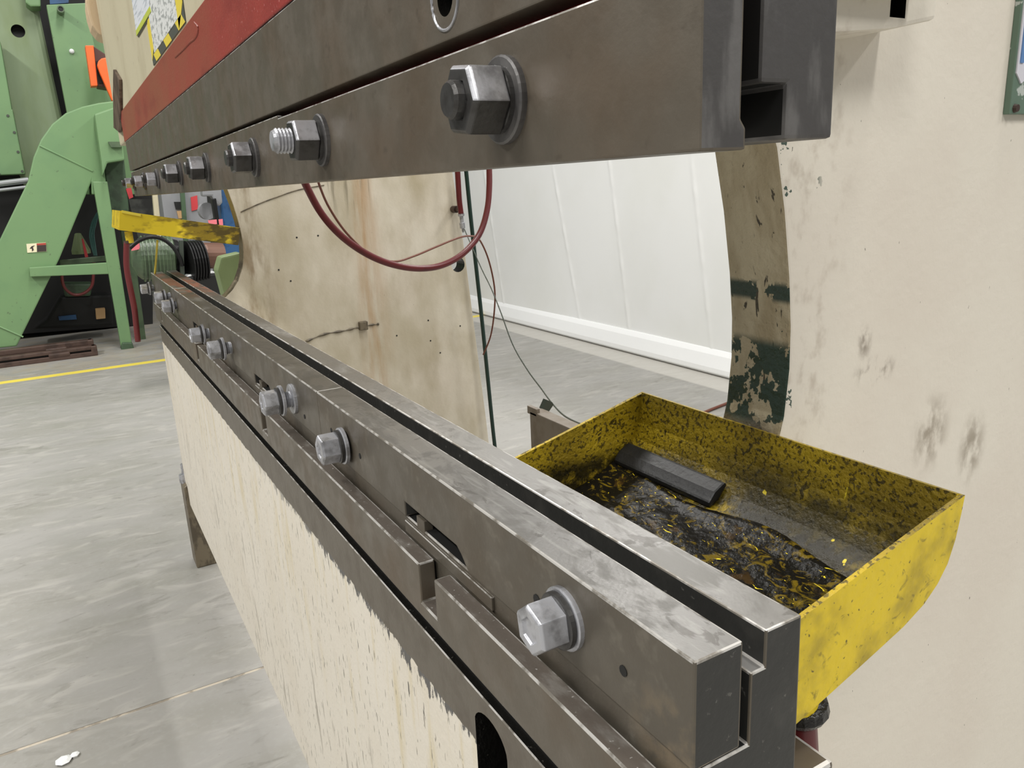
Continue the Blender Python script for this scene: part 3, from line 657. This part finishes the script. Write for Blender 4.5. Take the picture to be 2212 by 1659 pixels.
# ================================================================ green machine and chip conveyor
gm = thing('green_machine', 'tall pale green machine tool with a column and flat panels behind the conveyor', 'machine', (-2.5, 34, -FZ))
YM = 33.0
col_ = [aY(x, y, YM) for x, y in [(-40, 90), (118, 90)]]
cx = (aY(-6, 90, YM)[0] + aY(120, 90, YM)[0]) / 2
def pp(name, pts, Y, dy, m, par, **k): return part(name, pxprism(pts, Y, dy), m, par, **k)
clm = pp('column', [(-120, -120), (62, -120), (82, 10), (134, 250), (168, 420), (60, 420), (20, 330), (-10, 170)], YM, 2.5, M['green_pale'], gm, bevel=.3, segs=4)
hq = aY(39, 67, YM)
cut(clm, lathe([(-1, .21), (.6, .21)], 20, (hq[0], YM, hq[2]), (0, 1, 0)))
pp('door_panel', [(-160, 95), (0, 88), (26, 240), (-160, 245)], YM - 1.0, .9, M['green'], gm, bevel=.03)
dp = pp('door_panel', [(-160, 242), (27, 236), (54, 376), (-160, 384)], YM - 1.0, .9, M['green'], gm, bevel=.03)
for (x, y) in [(17, 250), (31, 286), (39, 328), (48, 370), (-2, 376)]:
    q = aY(x, y, YM - 1.0); part('screw', lathe([(0, .045), (.03, .04)], 10, (q[0], YM - 1.0, q[2]), (0, -1, 0)), M['hz_k'], dp)
pn = pp('flat_panel', [(100, 10), (186, 6), (196, 60), (212, 130), (238, 250), (238, 420), (180, 420), (146, 250)], YM - 1.4, .5, M['green'], gm, bevel=.03)
pp('flat_panel', [(178, -80), (240, -80), (300, 200), (300, 420), (240, 420)], YM - .7, .4, M['green'], gm, bevel=.03)
q = aY(131, 26, YM - 1.4)
part('pipe_stub', lathe([(0, .11), (.5, .11), (.5, .075), (.2, .07)], 18, (q[0], YM - 1.4, q[2]), (0, -1, 0)), M['green_mid'], pn)
part('stub_bore', lathe([(.3, .07), (.47, .074)], 14, (q[0], YM - 1.4, q[2]), (0, -1, 0)), M['black'], pn)
q = aY(155, 111, YM - 1.4)
part('white_knob', lathe([(0, .08), (.08, .07), (.11, .03)], 14, (q[0], YM - 1.4, q[2]), (0, -1, 0)), M['white'], pn)
pp('bracket', [(48, -60), (86, -60), (88, 14), (66, 14), (55, 6)], YM - .8, .8, M['green'], gm, bevel=.05)
pp('dark_backing', [(-120, -120), (240, -120), (330, 430), (-60, 430)], YM + 2.6, .5, M['black'], gm)  # black sheet added behind the panels so their gaps look shaded
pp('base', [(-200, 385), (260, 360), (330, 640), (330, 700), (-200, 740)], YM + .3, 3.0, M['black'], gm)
pp('top_clutter', [(104, -40), (150, -40), (148, 6), (108, 9)], YM - .6, .3, M['blue'], gm)
for (a, b, r) in [((-60, 404), (62, 389), .10), ((-60, 418), (58, 404), .06)]:
    p0 = aY(a[0], a[1], 31.2); p1 = aY(b[0], b[1], 31.2)
    part('rail_pipe', tube([p0, p1], r, 12, 1), M['silver'], gm)

# orange disconnect switch
sw = thing('orange_switch_box', 'orange disconnect switch with a long orange lever on the green machine', 'switch', aY(200, 190, 30.5))
pp('cover', [(184, 98), (202, 98), (211, 185), (197, 186)], 30.0, .5, M['orange'], sw, bevel=.02)
pp('body', [(201, 99), (234, 121), (234, 190), (211, 186)], 30.2, .8, M['brown'], sw, bevel=.02)
part('inner_plate', pxprism([(207, 132), (232, 126), (236, 178), (214, 180)], 30.15, .1), M['black'], sw)
pp('lever', [(210, 141), (212, 132), (219, 126), (228, 124), (236, 128), (246, 216), (242, 218), (216, 158)], 29.8, .25, M['orange'], sw, bevel=.04)

cv = thing('chip_conveyor', 'light green chip conveyor with a sloping chute and a hooded head on legs', 'conveyor', (-1, 29.5, -FZ))
YC = 28.6
hood = [(60, 392), (72, 340), (88, 302), (112, 268), (142, 244), (178, 230), (214, 222), (246, 218), (262, 300), (268, 345), (240, 348), (224, 350), (232, 420), (198, 420), (197, 394), (128, 560), (36, 748), (-60, 758), (-60, 640)]
pp('chute', hood, YC, 1.9, M['green'], cv, bevel=.04)
wl = [aY(x, y, YC) for x, y in [(86, 315), (200, 370)]]
part('weld_seam', tube([(p[0], YC, p[2]) for p in wl], .03, 8, 1), M['green'], cv)
wl = [aY(x, y, YC) for x, y in [(-10, 702), (50, 728)]]
part('weld_seam', tube([(p[0], YC, p[2]) for p in wl], .03, 8, 1), M['green'], cv)
pp('head_guard', [(204, 246), (244, 232), (258, 232), (270, 346), (232, 352), (222, 380), (219, 350)], YC - .7, .72, M['green'], cv, bevel=.05)
pp('guard_lip', [(234, 306), (262, 306), (264, 318), (240, 318)], YC - .85, .2, M['green_mid'], cv)
pp('outlet_box', [(224, 352), (268, 344), (276, 420), (280, 470), (240, 470)], YC + .4, 1.2, M['green_dark'], cv, bevel=.03)
lg = pp('leg', [(200, 392), (232, 392), (285, 740), (262, 752)], YC - .25, .35, M['green'], cv, bevel=.03)
pp('leg', [(252, 440), (276, 440), (316, 735), (296, 738)], YC + 1.2, .35, M['green_mid'], cv, bevel=.03)
pp('foot', [(262, 748), (264, 740), (286, 740), (290, 753), (288, 760), (262, 762)], YC - .35, .5, M['green_dark'], cv, bevel=.04)
pp('stretcher', [(63, 578), (236, 567), (238, 592), (65, 598)], YC - .22, .2, M['green'], cv, bevel=.025)
pp('stretcher', [(128, 562), (250, 550), (252, 562), (130, 574)], YC + 1.3, .2, M['green_mid'], cv, bevel=.025)
wp = pp('warning_label', [(57, 527), (99, 524), (101, 543), (59, 546)], YC - .02, .02, M['lbl_cream'], cv)
pp('label_red', [(79, 526), (99, 524.5), (99.5, 529), (79.5, 530)], YC - .03, .011, M['lbl_red'], wp)
pp('label_dark', [(79.5, 530), (99.5, 529), (100.5, 542.5), (80, 544)], YC - .03, .011, M['lbl_dark'], wp)
pp('label_pictogram', [(64, 537), (68, 532), (75, 530), (71, 534), (73, 540), (69, 543), (69, 537)], YC - .03, .011, M['lbl_dark'], wp)

# steel channels on the floor before the conveyor
for (y0, z1, x1, lab) in ((27.75, .33, .42, 'brown rusty steel channel on the floor, nearest to the yellow line'), (28.12, .48, .36, 'brown rusty steel channel on the floor, tight behind the first one')):
    ch = thing('steel_channel', lab, 'steel channel', (-1, y0, -FZ), 'steel channels on the floor')
    b0 = -FZ
    part('web', box(-4.2, x1, y0, y0 + .28, b0 + .002, b0 + z1 * .45), M['rust'], ch, bevel=.02)
    part('upper_flange', box(-4.2, x1, y0 + .02, y0 + .28, b0 + z1 * .62, b0 + z1), M['rust'], ch, bevel=.03)
    part('spacer', box(-4.2, x1, y0 + .12, y0 + .26, b0 + z1 * .40, b0 + z1 * .66), M['black'], ch)
    part('clamp_block', box(x1 - 1.35, x1 - .75, y0 - .02, y0 + .2, b0 + z1 * .3, b0 + z1 * .75), M['rust'], ch, bevel=.05)
    part('end_cap', box(x1 - .16, x1 + .02, y0 - .005, y0 + .285, b0 + .002, b0 + z1), M['rust'], ch, bevel=.04)

# things under and behind the conveyor
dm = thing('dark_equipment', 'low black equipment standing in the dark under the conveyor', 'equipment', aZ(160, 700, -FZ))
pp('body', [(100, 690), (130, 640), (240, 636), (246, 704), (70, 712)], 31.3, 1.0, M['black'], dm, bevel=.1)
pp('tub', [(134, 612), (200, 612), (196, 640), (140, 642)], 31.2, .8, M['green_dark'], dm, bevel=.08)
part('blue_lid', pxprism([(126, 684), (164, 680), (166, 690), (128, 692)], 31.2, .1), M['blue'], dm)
solo('looped_hose', tube(pathY([(134, 566), (134, 600), (140, 622), (158, 636), (180, 634), (198, 618), (202, 590), (203, 562)], 30.0), .05, 8), M['hose_maroon'], 'maroon hose hanging in a loop under the conveyor stretcher', 'hose', smooth=True)
solo('wood_block', pxprism([(206, 668), (227, 666), (228, 688), (208, 690)], 30.9, .3), M['wood'], 'pale wooden block in the dark under the conveyor', 'block', bevel=.02)
cn = thing('cable_coil', 'bundle of teal cables hanging behind the conveyor leg', 'cables', aY(208, 540, 31.4))
for i in range(7):
    dx = random.uniform(-5, 5)
    part('cable', tube(pathY([(212 + dx * .3, 458), (203 + dx, 480), (198 + dx, 505), (201 + dx, 530), (206 + dx * .6, 552)], 31.2, .2), .025, 6, 4), M['teal'], cn)
fc = thing('funnel', 'yellow green funnel with a red strip seen under the conveyor chute', 'funnel', aY(175, 552, 31.5))
part('cone', lathe([(0, .30), (.12, .30), (.7, .10), (.72, .06)], 20, aY(176, 548, 31.6), (0, 0, 1)), M['green_guard'], fc)
part('strip', pxprism([(176, 516), (180, 516), (191, 556), (184, 557)], 31.1, .05), M['tagred'], fc)

cb = thing('grey_cabinet', 'grey machine cabinet with small dark window seen under the ram', 'cabinet', aY(390, 640, 27))
pp('body', [(340, 360), (442, 360), (462, 600), (478, 815), (388, 818), (372, 600)], 27.0, 1.5, M['grey'], cb, bevel=.04)
pp('window', [(376, 436), (390, 436), (391, 452), (380, 452)], 26.95, .06, M['black'], cb)
pp('side_strip', [(389, 400), (398, 400), (410, 560), (400, 560)], 26.8, .2, M['green_dark'], cb)
pp('sticker', [(382, 456), (396, 455), (398, 472), (386, 472)], 26.94, .07, M['wood'], cb)
solo('cream_post', pxprism([(328, 400), (339, 400), (346, 470), (395, 816), (383, 818), (334, 470)], 26.0, .25), M['cream_old'], 'cream post left of the grey cabinet under the ram', 'post', bevel=.03)
bl = thing('blue_machine', 'blue machine with a pale grey arm glimpsed through the far frame throat', 'machine', aY(500, 640, 24))
pp('body', [(470, 380), (520, 380), (545, 500), (560, 870), (520, 872), (488, 560)], 24.0, 1.2, M['blue'], bl, bevel=.06)
pp('grey_arm', [(436, 404), (478, 404), (481, 438), (474, 446), (464, 442), (458, 424), (438, 424)], 23.6, .4, M['grey'], bl, bevel=.05)
pp('black_post', [(458, 430), (467, 428), (476, 486), (467, 488)], 23.4, .3, M['rubber'], bl, bevel=.02)
q = aY(444, 456, 24.2)
part('hand_wheel', lathe([(0, .12), (0, .24), (.14, .24), (.14, .12)], 24, q, (.25, -1, 0)), M['grey'], bl)
for k, (pts, Y, m, lab) in enumerate([
    ([(412, 426), (426, 422), (428, 452), (414, 456)], 26.96, 'tagred', 'red paper tag hanging on the grey cabinet'),
    ([(449, 476), (468, 474), (469, 484), (452, 485)], 23.37, 'tagpink', 'pink tag left of the black post above the far tray'),
    ([(472, 474), (481, 473), (482, 486), (474, 487)], 23.37, 'tagpink', 'pink tag right of the black post above the far tray'),
    ([(286, 526), (300, 520), (303, 538), (284, 542)], 21.6, 'tagpink', 'pink red tag above the green motor'),
    ([(272, 408), (283, 404), (288, 426), (279, 430)], 28.96, 'tagred', 'red tag at the far end of the ram bar')]):
    solo('tag', pxprism(pts, Y, .03), M[m], lab, 'tag')
mo = thing('electric_motor', 'dark green electric motor behind the far end of the die rail', 'motor', aY(325, 610, 22))
c0 = aY(284, 560, 22.0)
part('housing', lathe([(0, .2), (.1, .42), (.2, .52), (.95, .56), (1.0, .5)], 28, c0, (1, 0, -.06)), M['green_mid'], mo, smooth=False)
for i in range(9):
    part('fin', lathe([(.25 + i * .085, .52), (.25 + i * .085, .585), (.28 + i * .085, .585), (.28 + i * .085, .52)], 28, c0, (1, 0, -.06)), M['green_mid'], mo)
part('end_bell', lathe([(.98, .5), (1.12, .46), (1.2, .3)], 24, c0, (1, 0, -.06)), M['rubber'], mo)
part('mount', box(c0[0] + .95, c0[0] + 1.15, 21.7, 22.3, -FZ, c0[2] - .4), M['green_dark'], mo, bevel=.04)
pl = thing('drive_pulley', 'black ribbed pulley with a brown drum behind the far tray', 'pulley', aY(420, 640, 21.5))
c1 = aY(404, 568, 21.5)
part('wheel', lathe([(0, .3)] + [q for i in range(6) for q in ((.02 + i * .07, .56), (.05 + i * .07, .56), (.055 + i * .07, .50))] + [(.46, .3)], 28, c1, (1, .15, 0)), M['rubber'], pl)
part('drum', lathe([(.3, .3), (.46, .34), (.9, .34), (.95, .1)], 24, aY(404, 552, 21.8), (1, .15, -.1)), M['copper'], pl)
part('stand', pxprism([(388, 520), (396, 520), (400, 620), (392, 620)], 21.3, .2), M['wire'], pl)
part('base', pxprism([(395, 600), (470, 590), (478, 640), (400, 640)], 21.2, 1.0), M['black'], pl, bevel=.05)
solo('black_hose', tube(pathY([(280, 536), (300, 520), (325, 512), (350, 516), (372, 532), (388, 556), (394, 575)], 21.2), .05, 8), M['rubber'], 'black hose arching over the green motor', 'hose', smooth=True)
solo('white_rag', join(pxprism([(402, 600), (408, 594), (425, 590), (440, 592), (462, 586), (468, 591), (440, 596), (420, 598)], 21.3, .5)), M['white'], 'white rag lying behind the die rail beside the guard', 'rag', bevel=.06)
gd = thing('curved_guard', 'pale green curved guard panel seen through the far frame throat', 'guard', aY(505, 640, 13))
pp('panel', [(470, 585), (478, 556), (520, 546), (540, 560), (540, 640), (486, 644)], 13.0, .4, M['green_guard'], gd, bevel=.03)
pp('support', [(486, 640), (540, 636), (575, 1090), (535, 1093)], 13.05, .3, M['green_guard'], gd)

pc = aZ(138, 1646, -FZ)
solo('paper_scrap', join(lathe([(0, .05), (.02, .07), (.035, .04)], 7, (pc[0], pc[1], -FZ), (0, 0, 1)), lathe([(0, .03), (.02, .04), (.03, .02)], 6, (pc[0] + .09, pc[1] + .03, -FZ), (0, 0, 1))), M['white'],
     'crumpled white scrap on the bare floor near the lower left corner', 'scrap')
